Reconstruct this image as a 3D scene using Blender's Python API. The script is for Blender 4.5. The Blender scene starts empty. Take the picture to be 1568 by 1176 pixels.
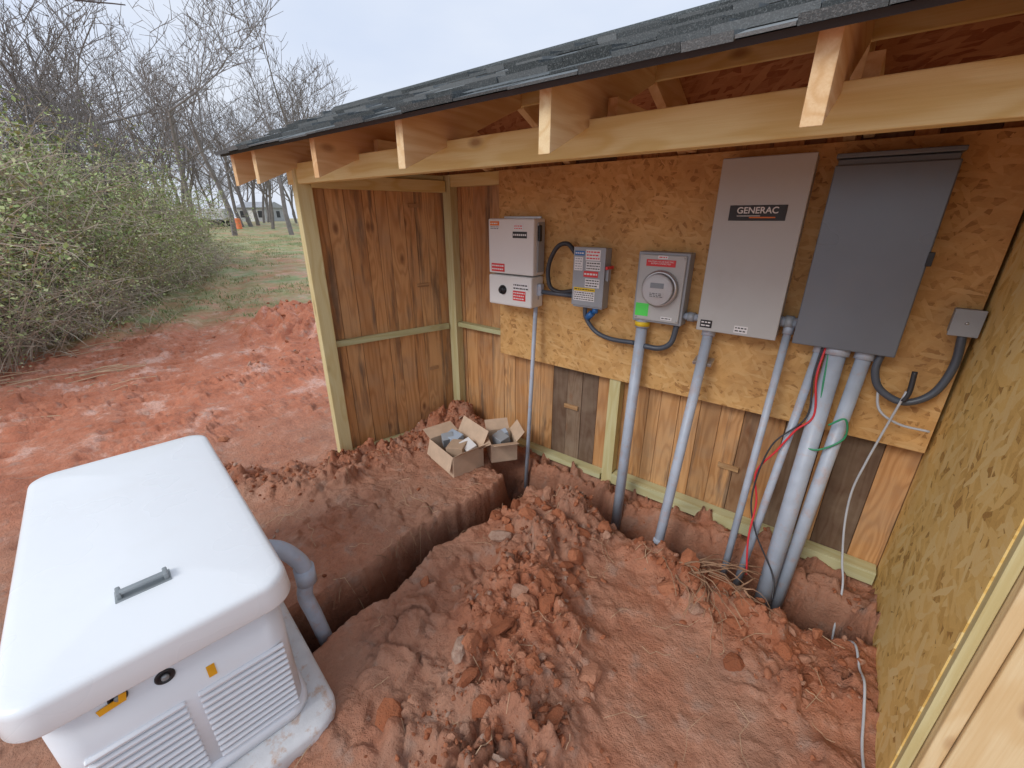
import bpy, bmesh, math, random
import numpy as np
from mathutils import Vector, Matrix, Euler
R = random.Random(7)
rad = math.radians
scene = bpy.context.scene
COL = scene.collection

# ------------------------------------------------------------------ materials
class N:
    def __init__(s, name):
        s.m = bpy.data.materials.new(name); s.m.use_nodes = True
        s.t = s.m.node_tree; s.b = s.t.nodes["Principled BSDF"]
    def n(s, typ, ins=None, **kw):
        nd = s.t.nodes.new(typ)
        for k, v in kw.items(): setattr(nd, k, v)
        if ins:
            for k, v in ins.items(): s.put(nd.inputs[k], v)
        return nd
    def put(s, sock, v):
        if isinstance(v, bpy.types.NodeSocket): s.t.links.new(v, sock)
        elif isinstance(v, bpy.types.Node): s.t.links.new(v.outputs[0], sock)
        else: sock.default_value = v
    def math(s, op, a, b=0.0, c=0.0, clamp=False):
        return s.n('ShaderNodeMath', {0: a, 1: b, 2: c}, operation=op, use_clamp=clamp).outputs[0]
    def vmul(s, a, b): return s.n('ShaderNodeVectorMath', {0: a, 1: b}, operation='MULTIPLY').outputs[0]
    def vadd(s, a, b): return s.n('ShaderNodeVectorMath', {0: a, 1: b}, operation='ADD').outputs[0]
    def noise(s, vec, scale, detail=3, rough=.5, dist=0):
        return s.n('ShaderNodeTexNoise', {'Vector': vec, 'Scale': scale, 'Detail': detail, 'Roughness': rough, 'Distortion': dist}).outputs[0]
    def vor(s, vec, scale, out='Distance', feat='F1'):
        return s.n('ShaderNodeTexVoronoi', {'Vector': vec, 'Scale': scale}, feature=feat).outputs[out]
    def ramp(s, fac, stops, interp='LINEAR'):
        nd = s.n('ShaderNodeValToRGB', {0: fac}); cr = nd.color_ramp; cr.interpolation = interp
        while len(cr.elements) < len(stops): cr.elements.new(.5)
        for e, (p, c) in zip(cr.elements, stops):
            e.position = p; e.color = (c[0], c[1], c[2], 1) if not isinstance(c, (int, float)) else (c, c, c, 1)
        return nd.outputs[0]
    def mr(s, v, a, b, c=0., d=1.):
        return s.n('ShaderNodeMapRange', {0: v, 1: a, 2: b, 3: c, 4: d}).outputs[0]
    def mix(s, f, a, b, mode='MIX'):
        nd = s.n('ShaderNodeMix', data_type='RGBA', blend_type=mode)
        s.put(nd.inputs[0], f)
        for i, v in ((6, a), (7, b)):
            if isinstance(v, (tuple, list)) and len(v) == 3: v = (*v, 1)
            s.put(nd.inputs[i], v)
        return nd.outputs[2]
    def bump(s, h, strength=.3, dist=.01):
        s.put(s.b.inputs['Normal'], s.n('ShaderNodeBump', {'Strength': strength, 'Distance': dist, 'Height': h}))
    def col(s, v):
        if isinstance(v, (tuple, list)) and len(v) == 3: v = (*v, 1)
        s.put(s.b.inputs['Base Color'], v)
    def rough(s, v): s.put(s.b.inputs['Roughness'], v)
    def obj(s): return s.n('ShaderNodeTexCoord').outputs['Object']
    def geo(s): return s.n('ShaderNodeNewGeometry').outputs['Position']

def m_plain(name, c, rough=.5, metal=0., var=.12, scale=6., bump=0., bs=60, dirt=None, spec=.5):
    k = N(name); v = k.obj()
    n1 = k.noise(v, scale, 3, .6)
    f = k.mr(n1, .3, .7, 1 - var, 1 + var)
    cc = k.mix(1., c, k.n('ShaderNodeCombineXYZ', {0: f, 1: f, 2: f}).outputs[0], 'MULTIPLY')
    if dirt:
        d = k.mr(k.noise(v, scale * 1.7, 5, .7), .52, .72, 0, dirt[1])
        cc = k.mix(d, cc, dirt[0])
    k.col(cc); k.b.inputs['Metallic'].default_value = metal
    k.rough(k.mr(n1, .3, .7, max(0, rough - .08), min(1, rough + .1)))
    k.b.inputs['Specular IOR Level'].default_value = spec
    if bump: k.bump(k.noise(v, bs, 4, .6), bump, .004)
    return k.m

def m_wood(name, stops, axis, ring=.32, knot=1.0, knotcol=(.20, .08, .03), weather=0., rough=.75, freq=62., tint=(.60, .46, .32)):
    k = N(name); v = k.obj()
    r = k.n('ShaderNodeObjectInfo').outputs['Random']
    off = k.n('ShaderNodeCombineXYZ', {0: k.math('MULTIPLY', r, 37.3), 1: k.math('MULTIPLY', r, 91.7), 2: k.math('MULTIPLY', r, 53.1)}).outputs[0]
    v = k.vadd(v, off)
    sc = [7., 7., 7.]; sc[axis] = .7
    fs = [160., 160., 160.]; fs[axis] = 4.
    ks = [5.5, 5.5, 5.5]; ks[axis] = 2.6
    kd = k.vor(k.vmul(v, tuple(ks)), 1.)
    km = k.mr(kd, .05, .15, 1, 0)
    km2 = k.mr(kd, .04, .42, 1, 0)
    n1 = k.noise(k.vmul(v, tuple(sc)), 1., 2, .5)
    n1 = k.math('ADD', n1, k.math('MULTIPLY', km2, .13 * knot))
    rg = k.math('MULTIPLY_ADD', k.math('SINE', k.math('MULTIPLY', n1, freq)), .5, .5)
    rg = k.math('POWER', rg, 1.6)
    fib = k.noise(k.vmul(v, tuple(fs)), 1., 3, .6)
    base = k.ramp(r, stops, 'LINEAR')
    dark = k.mix(1., base, tint, 'MULTIPLY')
    c = k.mix(k.math('MULTIPLY', rg, ring * 1.6, clamp=True), base, dark)
    c = k.mix(k.mr(fib, .35, .75, 0, .35), c, dark)
    if knot > 0: c = k.mix(k.math('MULTIPLY', km, .85 * min(1, knot)), c, knotcol)
    if weather:
        ws = [9., 9., 9.]; ws[axis] = .8
        w = k.mr(k.noise(k.vmul(v, tuple(ws)), 1., 5, .65), .54, .66, 0, weather)
        c = k.mix(w, c, (.13, .08, .05))
        g = k.mr(k.noise(v, 4., 4, .6), .45, .75, 0, weather * .45)
        c = k.mix(g, c, (.38, .30, .21))
    k.col(c); k.rough(rough)
    k.bump(fib, .35, .003)
    return k.m

def m_osb(name, plane, stops, sx=9., sy=46., bump=.25, stain=.25, rot0=0., layers=4, staincol=(.30, .14, .05)):
    k = N(name); v = k.obj()
    s = k.n('ShaderNodeSeparateXYZ', {0: v})
    a, b = {'xz': (0, 2), 'yz': (1, 2), 'xy': (0, 1)}[plane]
    p = k.n('ShaderNodeCombineXYZ', {0: s.outputs[a], 1: s.outputs[b], 2: 0.}).outputs[0]
    wob = k.n('ShaderNodeTexNoise', {'Vector': p, 'Scale': 14., 'Detail': 2.}).outputs['Color']
    p = k.vadd(p, k.n('ShaderNodeVectorMath', {0: wob, 'Scale': .02}, operation='SCALE').outputs[0])
    vals = None
    for i, an in enumerate((.1, .95, -.8, 1.9)[:layers]):
        mp = k.n('ShaderNodeMapping', {'Vector': p, 'Location': (i * 3.7, i * 1.3, 0), 'Rotation': (0, 0, an + rot0), 'Scale': (1., 1., 1.)}).outputs[0]
        mp = k.vmul(mp, (sx * (1 + .2 * i), sy * (1 - .12 * i), 1.))
        c = k.n('ShaderNodeTexVoronoi', {'Vector': mp, 'Scale': 1.}).outputs['Color']
        x = k.n('ShaderNodeSeparateXYZ', {0: c}).outputs[0]
        vals = x if vals is None else k.math('MAXIMUM', vals, k.math('MULTIPLY', x, 1 - .05 * i))
    f = k.mr(vals, .35, 1., 0, 1)
    fine = k.noise(k.vmul(p, (60., 200., 1.)), 1., 3)
    f2 = k.math('MULTIPLY_ADD', fine, .45, k.math('SUBTRACT', f, .22), clamp=True)
    c = k.ramp(f2, stops)
    st = k.mr(k.noise(p, 2.2, 4, .65), .45, .75, 0, stain)
    c = k.mix(st, c, staincol)
    k.col(c); k.rough(.78); k.bump(fine, bump, .004)
    return k.m

def m_ground():
    k = N("red_clay_ground"); p = k.geo()
    A = lambda nm: k.n('ShaderNodeAttribute', attribute_name=nm).outputs['Fac']
    gr, sp, dm = A('grassy'), A('spoil'), A('damp_shade')
    big = k.noise(p, 1.1, 5, .65); med = k.noise(p, 5., 6, .68); fin = k.noise(p, 38., 5, .7)
    c = k.ramp(med, [(.28, (.33, .125, .068)), (.42, (.47, .19, .105)), (.56, (.54, .24, .14)), (.72, (.62, .35, .25))])
    c2 = k.ramp(med, [(.30, (.26, .08, .038)), (.45, (.44, .145, .066)), (.60, (.53, .205, .105)), (.75, (.50, .29, .20))])
    c = k.mix(k.math('MULTIPLY', sp, .85), c, c2)
    c = k.mix(k.mr(big, .42, .58, 0, .6), c, k.ramp(fin, [(.3, (.36, .195, .13)), (.7, (.52, .32, .225))]))
    redfar = k.n('ShaderNodeSeparateXYZ', {0: p}).outputs[0]
    c = k.mix(k.mr(redfar, -3.4, -5.0, 0, .8), c, k.ramp(k.noise(p, 1.7, 8, .74), [(.32, (.38, .11, .055)), (.45, (.60, .19, .095)), (.54, (.66, .25, .145)), (.63, (.86, .52, .41))]))
    c = k.mix(k.mr(fin, .48, .75, 0, .5), c, (.24, .10, .055))
    c = k.mix(k.mr(k.noise(p, 9., 3, .5), .58, .72, 0, .45), c, (.42, .32, .26))
    c = k.mix(dm, c, (.115, .04, .021))  # trench darkening: damp clay plus shade painted into the colour
    g = k.ramp(k.noise(p, 1.3, 8, .78), [(.32, (.19, .24, .08)), (.46, (.30, .35, .15)), (.56, (.44, .42, .23)), (.62, (.60, .33, .21)), (.7, (.70, .42, .31))])
    gm = k.math('MULTIPLY_ADD', k.math('SUBTRACT', k.noise(p, .6, 6, .72), .5), 3.0, gr, clamp=True)
    gm = k.math('MULTIPLY', gm, k.mr(gr, 0, .15, 0, 1))
    c = k.mix(gm, c, g)
    k.col(c)
    k.rough(k.mr(big, .4, .65, .45, .95))
    k.b.inputs['Specular IOR Level'].default_value = .42
    h = k.math('ADD', k.math('MULTIPLY', k.noise(p, 9., 5, .65), .9), k.math('ADD', k.math('MULTIPLY', fin, .6), k.math('MULTIPLY', k.noise(p, 150., 3, .7), .22)))
    k.bump(h, .9, .032)
    return k.m

def m_clod():
    k = N("clay_clod"); p = k.geo()
    r = k.n('ShaderNodeAttribute', attribute_name='rnd').outputs['Fac']
    c = k.ramp(r, [(0., (.26, .088, .042)), (.35, (.42, .145, .068)), (.7, (.50, .205, .11)), (.93, (.50, .28, .19)), (1., (.44, .32, .25))])
    c = k.mix(k.mr(k.noise(p, 60., 4, .7), .45, .7, 0, .5), c, (.26, .11, .062))
    k.col(c); k.rough(.92); k.b.inputs['Specular IOR Level'].default_value = .25
    k.bump(k.noise(p, 110., 4, .7), .8, .012)
    return k.m

def m_leaf(name, stops):
    k = N(name)
    r = k.n('ShaderNodeAttribute', attribute_name='rnd').outputs['Fac']
    k.col(k.ramp(r, stops)); k.rough(.6)
    return k.m

M = {}
M['ground'] = m_ground(); M['clod'] = m_clod()
brown = [(0, (.60, .31, .12)), (.22, (.74, .44, .20)), (.30, (.50, .25, .10)), (.5, (.64, .34, .14)), (.66, (.72, .41, .18)), (.90, (.58, .30, .12)), (.915, (.15, .095, .065)), (1, (.24, .16, .105))]
M['siding'] = m_wood('siding_plank_wood', brown, 2, .33, 1., weather=.8)
M['cleat'] = m_wood('cleat_wood', [(0, (.55, .33, .15)), (1, (.45, .26, .12))], 0, .3, .5, weather=.4)
green = [(0, (.62, .57, .31)), (.5, (.68, .60, .33)), (1, (.58, .56, .32))]
TL = (.78, .66, .42)
M['treat_z'] = m_wood('treated_post_wood', green, 2, .24, .8, (.30, .20, .09), rough=.7, freq=45, tint=TL)
M['treat_x'] = m_wood('treated_plate_wood', [(0, (.50, .52, .30)), (1, (.58, .57, .34))], 0, .25, .6, (.28, .20, .10), freq=45, tint=TL)
pine = [(0, (.80, .65, .31)), (.5, (.84, .70, .36)), (1, (.78, .64, .31))]
M['pine_x'] = m_wood('pine_beam_wood', pine, 0, .36, 1.1, (.34, .19, .07), freq=40, tint=(.80, .66, .38))
M['pine_y'] = m_wood('pine_rafter_wood', [(0, (.82, .62, .34)), (.5, (.88, .73, .45)), (1, (.78, .52, .28))], 1, .32, .9, (.36, .18, .07), freq=44, tint=(.76, .60, .40))
M['pine_z'] = m_wood('pine_stud_wood', [(0, (.80, .61, .35)), (1, (.80, .64, .38))], 2, .26, 1.2, (.34, .16, .07), freq=36, tint=(.78, .62, .42))
M['osb_xz'] = m_osb('osb_back_sheet', 'xz', [(0, (.40, .20, .065)), (.25, (.59, .325, .11)), (.65, (.67, .385, .14)), (1, (.74, .47, .20))], stain=.6, sx=12., sy=55., staincol=(.31, .16, .06))
M['osb_yz'] = m_osb('osb_side_sheet', 'yz', [(0, (.46, .26, .065)), (.18, (.72, .46, .13)), (.6, (.88, .61, .20)), (1, (.92, .72, .33))], sx=8., sy=34., stain=.25, rot0=.8, staincol=(.48, .26, .08))
M['osb_xy'] = m_osb('osb_roof_deck', 'xy', [(0, (.30, .10, .04)), (.4, (.44, .19, .085)), (1, (.54, .27, .13))], stain=.4, layers=2)
M['pvc'] = m_plain('grey_pvc_conduit', (.42, .48, .57), .42, var=.10, scale=9, dirt=((.50, .30, .22), .5))
M['black'] = m_plain('black_cable_rubber', (.035, .037, .045), .45)
M['flex'] = m_plain('flexible_conduit_skin', (.08, .095, .12), .4)
M['steelL'] = m_plain('light_grey_enamel', (.50, .51, .50), .42, .0, .05, 2., dirt=((.42, .40, .36), .25))
M['steelD'] = m_plain('dark_grey_enamel', (.165, .195, .23), .30, .25, .12, 1.5, dirt=((.21, .21, .21), .3))
M['steelM'] = m_plain('grey_enamel', (.34, .37, .40), .45, .1, .10, 4.)
M['whitep'] = m_plain('white_enamel', (.78, .78, .76), .45, 0, .04, 2.)
M['lid'] = m_plain('generator_white_paint', (.86, .89, .91), .30, 0, .02, 1.5, dirt=((.78, .78, .76), .2))
M['body'] = m_plain('generator_body_paint', (.80, .83, .87), .38, 0, .03, 1.5, dirt=((.72, .66, .60), .2))
M['dark'] = m_plain('dark_plastic', (.02, .022, .026), .4)
M['handle'] = m_plain('handle_grey', (.30, .33, .34), .4, .3)
M['yellow'] = m_plain('orange_tape', (.85, .42, .015), .55)
M['lblw'] = m_plain('white_label', (.80, .80, .80), .5, var=.04)
M['lblr'] = m_plain('red_label', (.72, .045, .05), .5, var=.05)
M['lblb'] = m_plain('black_label', (.018, .018, .02), .45)
M['lblo'] = m_plain('orange_label', (.82, .20, .02), .5)
M['lbly'] = m_plain('yellow_label', (.85, .60, .03), .5)
M['lblg'] = m_plain('green_label', (.10, .80, .12), .5)
M['pad'] = m_plain('concrete_pad', (.70, .71, .72), .85, 0, .12, 8, .3, 120, dirt=((.52, .27, .12), .95))
M['card'] = m_plain('cardboard', (.56, .41, .29), .85, 0, .10, 9)
M['carddk'] = m_plain('cardboard_inner', (.44, .31, .21), .9, 0, .10, 9)
M['redw'] = m_plain('red_wire_skin', (.65, .03, .04), .4)
M['greenw'] = m_plain('green_wire_skin', (.03, .28, .13), .4)
M['greyw'] = m_plain('grey_wire_skin', (.50, .53, .57), .4)
M['zinc'] = m_plain('zinc_metal', (.55, .56, .57), .35, .8)
M['bluef'] = m_plain('blue_fitting', (.03, .16, .45), .4)
M['partb'] = m_plain('blue_grey_carton', (.40, .48, .58), .6)
M['bark'] = m_plain('bare_bark', (.21, .19, .18), .9, 0, .25, 3.)
M['twig'] = m_plain('shrub_twig', (.45, .38, .29), .9, 0, .3, 3.)
M['root'] = m_plain('root_fibre', (.34, .20, .12), .9, 0, .3, 9.)
M['straw'] = m_plain('dry_straw', (.58, .41, .26), .9, 0, .25, 9.)
M['leaf'] = m_leaf('shrub_leaf', [(0, (.15, .22, .06)), (.4, (.31, .40, .13)), (.75, (.50, .56, .24)), (1, (.60, .56, .34))])
M['grass'] = m_leaf('grass_blade', [(0, (.17, .24, .08)), (.5, (.30, .37, .16)), (1, (.52, .46, .28))])
k = N('asphalt_shingle'); v = k.geo(); r = k.n('ShaderNodeAttribute', attribute_name='rnd').outputs['Fac']
c = k.ramp(r, [(0, (.04, .05, .052)), (.5, (.09, .105, .11)), (1, (.20, .22, .225))])
c = k.mix(k.mr(k.noise(v, 200., 3, .8), .5, .75, 0, .7), c, (.36, .39, .39))
k.col(c); k.rough(.75); k.bump(k.noise(v, 300., 2, .7), .6, .003); M['shingle'] = k.m
k = N('meter_glass'); k.col((.95, .97, 1)); k.rough(.03); k.b.inputs['Transmission Weight'].default_value = 1.; k.b.inputs['IOR'].default_value = 1.3; M['glass'] = k.m

# ------------------------------------------------------------------ helpers
def empty(name, loc=(0, 0, 0), rz=0.):
    e = bpy.data.objects.new(name, None); e.empty_display_size = .2
    e.location = loc; e.rotation_euler = (0, 0, rz); COL.objects.link(e); return e
def mobj(name, V, F, mat, parent=None, smooth=False, loc=(0, 0, 0), rot=(0, 0, 0), rnd=None, bev=0):
    me = bpy.data.meshes.new(name)
    me.from_pydata([tuple(x) for x in V], [], [tuple(f) for f in F])
    for mm in (mat if isinstance(mat, (list, tuple)) else [mat]): me.materials.append(mm)
    if smooth: me.polygons.foreach_set('use_smooth', [True] * len(me.polygons))
    if rnd is not None:
        a = me.attributes.new('rnd', 'FLOAT', 'POINT'); a.data.foreach_set('value', np.asarray(rnd, dtype=np.float32))
    me.update()
    o = bpy.data.objects.new(name, me); o.location = loc; o.rotation_euler = rot
    COL.objects.link(o)
    if parent: o.parent = parent
    if bev:
        b = o.modifiers.new('bev', 'BEVEL'); b.width = bev; b.segments = 2; b.limit_method = 'ANGLE'; b.angle_limit = rad(40)
    return o
BF = [(0, 3, 2, 1), (4, 5, 6, 7), (0, 1, 5, 4), (1, 2, 6, 5), (2, 3, 7, 6), (3, 0, 4, 7)]
def bverts(s):
    x, y, z = s[0] / 2, s[1] / 2, s[2] / 2
    return [(-x, -y, -z), (x, -y, -z), (x, y, -z), (-x, y, -z), (-x, -y, z), (x, -y, z), (x, y, z), (-x, y, z)]
def box(name, par, c, s, mat, rot=(0, 0, 0), bev=.002):
    return mobj(name, bverts(s), BF, mat, par, loc=c, rot=rot, bev=bev)
def bx(name, par, x0, x1, y0, y1, z0, z1, mat, bev=.002):
    return box(name, par, ((x0 + x1) / 2, (y0 + y1) / 2, (z0 + z1) / 2), (x1 - x0, y1 - y0, z1 - z0), mat, bev=bev)
def tubegeo(pts, rads, n, V, F, cap=True):
    pts = [Vector(p) for p in pts]; base = len(V)
    t0 = (pts[1] - pts[0]).normalized()
    u = t0.orthogonal().normalized()
    for i, p in enumerate(pts):
        t = (pts[min(i + 1, len(pts) - 1)] - pts[max(i - 1, 0)])
        if t.length < 1e-9: t = t0
        t.normalize()
        u = (u - t * u.dot(t))
        if u.length < 1e-6: u = t.orthogonal()
        u.normalize(); w = t.cross(u)
        r = rads[i] if isinstance(rads, (list, tuple)) else rads
        for j in range(n):
            a = 2 * math.pi * j / n
            V.append(tuple(p + (u * math.cos(a) + w * math.sin(a)) * r))
    for i in range(len(pts) - 1):
        for j in range(n):
            a = base + i * n + j; b = base + i * n + (j + 1) % n
            F.append((a, b, b + n, a + n))
    if cap and n > 3:
        F.append(tuple(base + j for j in range(n))[::-1]); F.append(tuple(base + (len(pts) - 1) * n + j for j in range(n)))
def spline(pts, k=8):
    pts = [Vector(p) for p in pts]; P = [pts[0] * 2 - pts[1]] + pts + [pts[-1] * 2 - pts[-2]]; out = []
    for i in range(1, len(P) - 2):
        a, b, c, d = P[i - 1:i + 3]
        for j in range(k):
            t = j / k
            out.append(.5 * ((2 * b) + (c - a) * t + (2 * a - 5 * b + 4 * c - d) * t * t + (3 * b - a - 3 * c + d) * t ** 3))
    out.append(pts[-1]); return out
def tube(name, par, pts, r, mat, n=14, sm=True, k=8):
    V, F = [], []
    tubegeo(spline(pts, k) if (sm and len(pts) > 2) else pts, r, n, V, F)
    return mobj(name, V, F, mat, par, smooth=True)
def lathe(name, par, prof, mat, loc, rot=(0, 0, 0), n=32, smooth=True):
    V, F = [], []
    for r_, h in prof:
        for j in range(n):
            a = 2 * math.pi * j / n; V.append((r_ * math.cos(a), r_ * math.sin(a), h))
    for i in range(len(prof) - 1):
        for j in range(n):
            a = i * n + j; b = i * n + (j + 1) % n; F.append((a, b, b + n, a + n))
    F.append(tuple(range(n))[::-1]); F.append(tuple((len(prof) - 1) * n + j for j in range(n)))
    o = mobj(name, V, F, mat, par, loc=loc, rot=rot)
    if smooth:
        for p in o.data.polygons: p.use_smooth = len(p.vertices) == 4
    return o
def text(name, par, s, size, mat, loc, rot, off=0.):
    c = bpy.data.curves.new(name, 'FONT'); c.body = s; c.size = size; c.align_x = 'CENTER'; c.align_y = 'CENTER'; c.extrude = .0004; c.offset = off
    c.materials.append(mat); o = bpy.data.objects.new(name, c); o.location = loc; o.rotation_euler = rot; COL.objects.link(o); o.parent = par
    return o

# ------------------------------------------------------------------ terrain
def hsh(ix, iy, s):
    n = (ix * 374761393 + iy * 668265263 + s * 1442695) & 0xffffffff
    n = ((n ^ (n >> 13)) * 1274126177) & 0xffffffff
    return ((n ^ (n >> 16)) & 0xffff) / 65535.
def vn(x, y, s=0):
    ix = np.floor(x).astype(np.int64); iy = np.floor(y).astype(np.int64)
    fx = x - ix; fy = y - iy; fx = fx * fx * fx * (fx * (fx * 6 - 15) + 10); fy = fy * fy * fy * (fy * (fy * 6 - 15) + 10)
    a, b, c, d = hsh(ix, iy, s), hsh(ix + 1, iy, s), hsh(ix, iy + 1, s), hsh(ix + 1, iy + 1, s)
    return (a * (1 - fx) + b * fx) * (1 - fy) + (c * (1 - fx) + d * fx) * fy - .5
def fbm(x, y, o=4, s=0, g=.5):
    t = 0; a = 1.
    for i in range(o):
        t = t + a * vn(x * 2 ** i + i * 5.2 + (y * .3), y * 2 ** i - i * 3.1 - x * .3, s + i); a *= g
    return t
def worley(x, y, s):
    """chunk height field: flat-topped tilted blocks, one per cell"""
    ix = np.floor(x).astype(np.int64); iy = np.floor(y).astype(np.int64)
    bd = np.full(x.shape, 9.); d2 = np.full(x.shape, 9.); bh = np.zeros(x.shape); tl = np.zeros(x.shape)
    for dx in (-1, 0, 1):
        for dy in (-1, 0, 1):
            cx, cy = ix + dx, iy + dy
            ox, oy = x - cx - hsh(cx, cy, s), y - cy - hsh(cx, cy, s + 7)
            d = np.hypot(ox, oy); h = hsh(cx, cy, s + 13)
            m = d < bd; d2 = np.where(m, bd, np.minimum(d2, d)); bd = np.where(m, d, bd); bh = np.where(m, h, bh)
            tl = np.where(m, (hsh(cx, cy, s + 17) - .5) * ox + (hsh(cx, cy, s + 19) - .5) * oy, tl)
    return d2 - bd, bh, tl
def ss(a, b, x):
    t = np.clip((x - a) / (b - a), 0, 1); return t * t * (3 - 2 * t)
def pd(X, Y, pts):
    d = np.full(X.shape, 1e9)
    for (ax, ay), (bx_, by_) in zip(pts, pts[1:]):
        dx, dy = bx_ - ax, by_ - ay
        t = np.clip(((X - ax) * dx + (Y - ay) * dy) / (dx * dx + dy * dy), 0, 1)
        d = np.minimum(d, np.hypot(X - ax - t * dx, Y - ay - t * dy))
    return d
def terrain(X, Y):
    X = np.asarray(X, float); Y = np.asarray(Y, float)
    D = np.hypot(X, Y)
    z = .05 * fbm(X * .4, Y * .4, 3, 1) * ss(3, 8, D) + .03 * fbm(X * 2.2, Y * 2.2, 4, 3)
    z = z + .03 * np.clip(D - 12, 0, 45)
    n1 = fbm(X * 4.3, Y * 4.3, 4, 11)
    mound = 1 - ss(.0, .50, pd(X, Y, [(-1.22, 1.98), (-1.0, 1.4), (-.76, .9), (-.5, .35), (-.35, -.4)]) + .28 * n1)
    ridge = 1 - ss(.0, .24, pd(X, Y, [(-3.7, .75), (-3.1, 1.32), (-2.95, 2.0), (-2.75, 2.6)]) + .14 * n1)
    cor = 1 - ss(.0, .46, np.hypot(X + 2.72, Y - 2.68) + .1 * n1)
    rgt = 1 - ss(.0, .42, pd(X, Y, [(-.25, 2.15), (.35, 1.95), (.42, 2.5)]) + .2 * n1)
    edge2 = 1 - ss(.0, .14, pd(X, Y, [(-1.3, 2.2), (-.6, 2.15), (.1, 2.05)]) + .16 * n1)
    wall = (1 - ss(.0, .12, np.abs(Y - 2.74) + .1 * n1)) * ss(-2.6, -1.9, X)
    out = 1 - ss(.1, 1.2, np.hypot((X + 8.3) * .8, Y - 3.9) + .6 * n1)
    out2 = 1 - ss(.1, .9, pd(X, Y, [(-6.8, 3.2), (-6., 2.6)]) + .5 * n1)
    spoil = np.clip(mound + ridge + cor + .8 * rgt + .4 * edge2 + .5 * wall + .8 * out + .4 * out2, 0, 1)
    wx, wy = X + .06 * fbm(X * 8, Y * 8, 4, 61), Y + .06 * fbm(X * 8, Y * 8, 4, 67)
    e1, h1, t1 = worley(wx * 6.5, wy * 6.5, 5); e2, h2, t2 = worley(wx * 16 + 3, wy * 16, 25)
    chunk = h1 ** 2 * ss(.02, .20, e1) * (1 + 1.8 * t1); ch2 = h2 ** 1.5 * ss(.0, .28, e2) * (1 + 1.4 * t2)
    lump = np.abs(fbm(X * 7, Y * 7, 3, 21)) * .06 + chunk * .10 + ch2 * .042 + np.abs(fbm(X * 30, Y * 30, 2, 31)) * .016
    z = z + .10 * mound + .06 * ridge + .17 * cor + .02 * rgt + .02 * edge2 + .36 * out + .08 * out2 + spoil * lump
    rr = ss(.45, .68, fbm(X * 1.1, Y * 1.1, 3, 77) + .5)
    z = z + (rr * .35 + .06) * lump * (1 - spoil) + .009 * fbm(X * 14, Y * 14, 3, 41)
    wob = .07 * fbm(X * 4, Y * 4, 4, 51)
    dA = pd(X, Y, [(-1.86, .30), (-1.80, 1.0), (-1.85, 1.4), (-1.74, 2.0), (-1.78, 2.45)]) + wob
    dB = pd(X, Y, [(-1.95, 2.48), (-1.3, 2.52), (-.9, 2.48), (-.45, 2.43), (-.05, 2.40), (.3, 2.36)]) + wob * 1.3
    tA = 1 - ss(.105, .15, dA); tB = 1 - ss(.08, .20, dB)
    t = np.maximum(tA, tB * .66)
    z = z - .55 * t + t * lump * .9
    for off in (-1.1, 0., 1.2):
        dt = pd(X, Y, [(-4.0, -1.2 + off), (-8.5, .9 + off), (-14, 3.6 + off), (-26, 9 + off)]) + .1 * n1
        tr = 1 - ss(.20, .33, dt)
        along = X * .9 - Y * .45 + .05 * n1
        z = z - tr * .06 + tr * .028 * ss(-.2, .4, np.sin(along * 2 * math.pi / .2)) * ss(-10.5, -9, X) * 1.6
    heap = (1 - ss(.03, .19, np.abs(Y - 2.80) + .12 * n1)) * ss(-2.2, -1.8, X)
    z = z * (1 - heap) + heap * (-.08 + lump * 1.3 + .06 * n1)
    inside = (ss(-3.1, -2.9, X)) * ss(2.76, 2.82, Y)
    z = z * (1 - inside) + inside * (-.03 + cor * .12)
    grassy = ss(9.0, 13, D) * ss(-2, 2.5, Y + .12 * X + 2.6) * .68 + ss(20, 30, D) * .2
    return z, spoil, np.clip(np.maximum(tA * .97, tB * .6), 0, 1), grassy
def gz(x, y): return float(terrain(np.array([x]), np.array([y]))[0][0])
def axis(lo, l2, hi, h2, st, s2, far, g):
    c = list(np.arange(l2, lo, s2)) + list(np.arange(lo, hi, st)) + list(np.arange(hi, h2, s2)); l, r_ = [], []
    x, s = c[0], s2
    while x > -far: s *= g; x -= s; l.append(x)
    x, s = c[-1], s2
    while x < far: s *= g; x += s; r_.append(x)
    return np.array(l[::-1] + c + r_)
ax = axis(-3.9, -10., .53, .8, .012, .035, 420, 1.055); ay = axis(.0, -1.6, 2.83, 4.6, .012, .035, 420, 1.06)
GX, GY = np.meshgrid(ax, ay); nx, ny = len(ax), len(ay)
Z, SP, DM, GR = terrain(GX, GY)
me = bpy.data.meshes.new('ground')
co = np.stack([GX, GY, Z], -1).reshape(-1, 3)
idx = np.arange(nx * ny).reshape(ny, nx)
q = np.stack([idx[:-1, :-1], idx[:-1, 1:], idx[1:, 1:], idx[1:, :-1]], -1).reshape(-1, 4)
me.vertices.add(len(co)); me.vertices.foreach_set('co', co.ravel())
me.loops.add(q.size); me.loops.foreach_set('vertex_index', q.ravel().astype(np.int32))
me.polygons.add(len(q)); me.polygons.foreach_set('loop_start', np.arange(0, q.size, 4, dtype=np.int32))
me.polygons.foreach_set('use_smooth', np.ones(len(q), bool))
me.update(calc_edges=True)
for nm, arr in (('grassy', GR), ('spoil', SP), ('damp_shade', DM)):
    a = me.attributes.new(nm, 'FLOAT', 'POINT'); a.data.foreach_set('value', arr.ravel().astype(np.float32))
me.materials.append(M['ground']); go = bpy.data.objects.new('ground', me); COL.objects.link(go)

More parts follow.
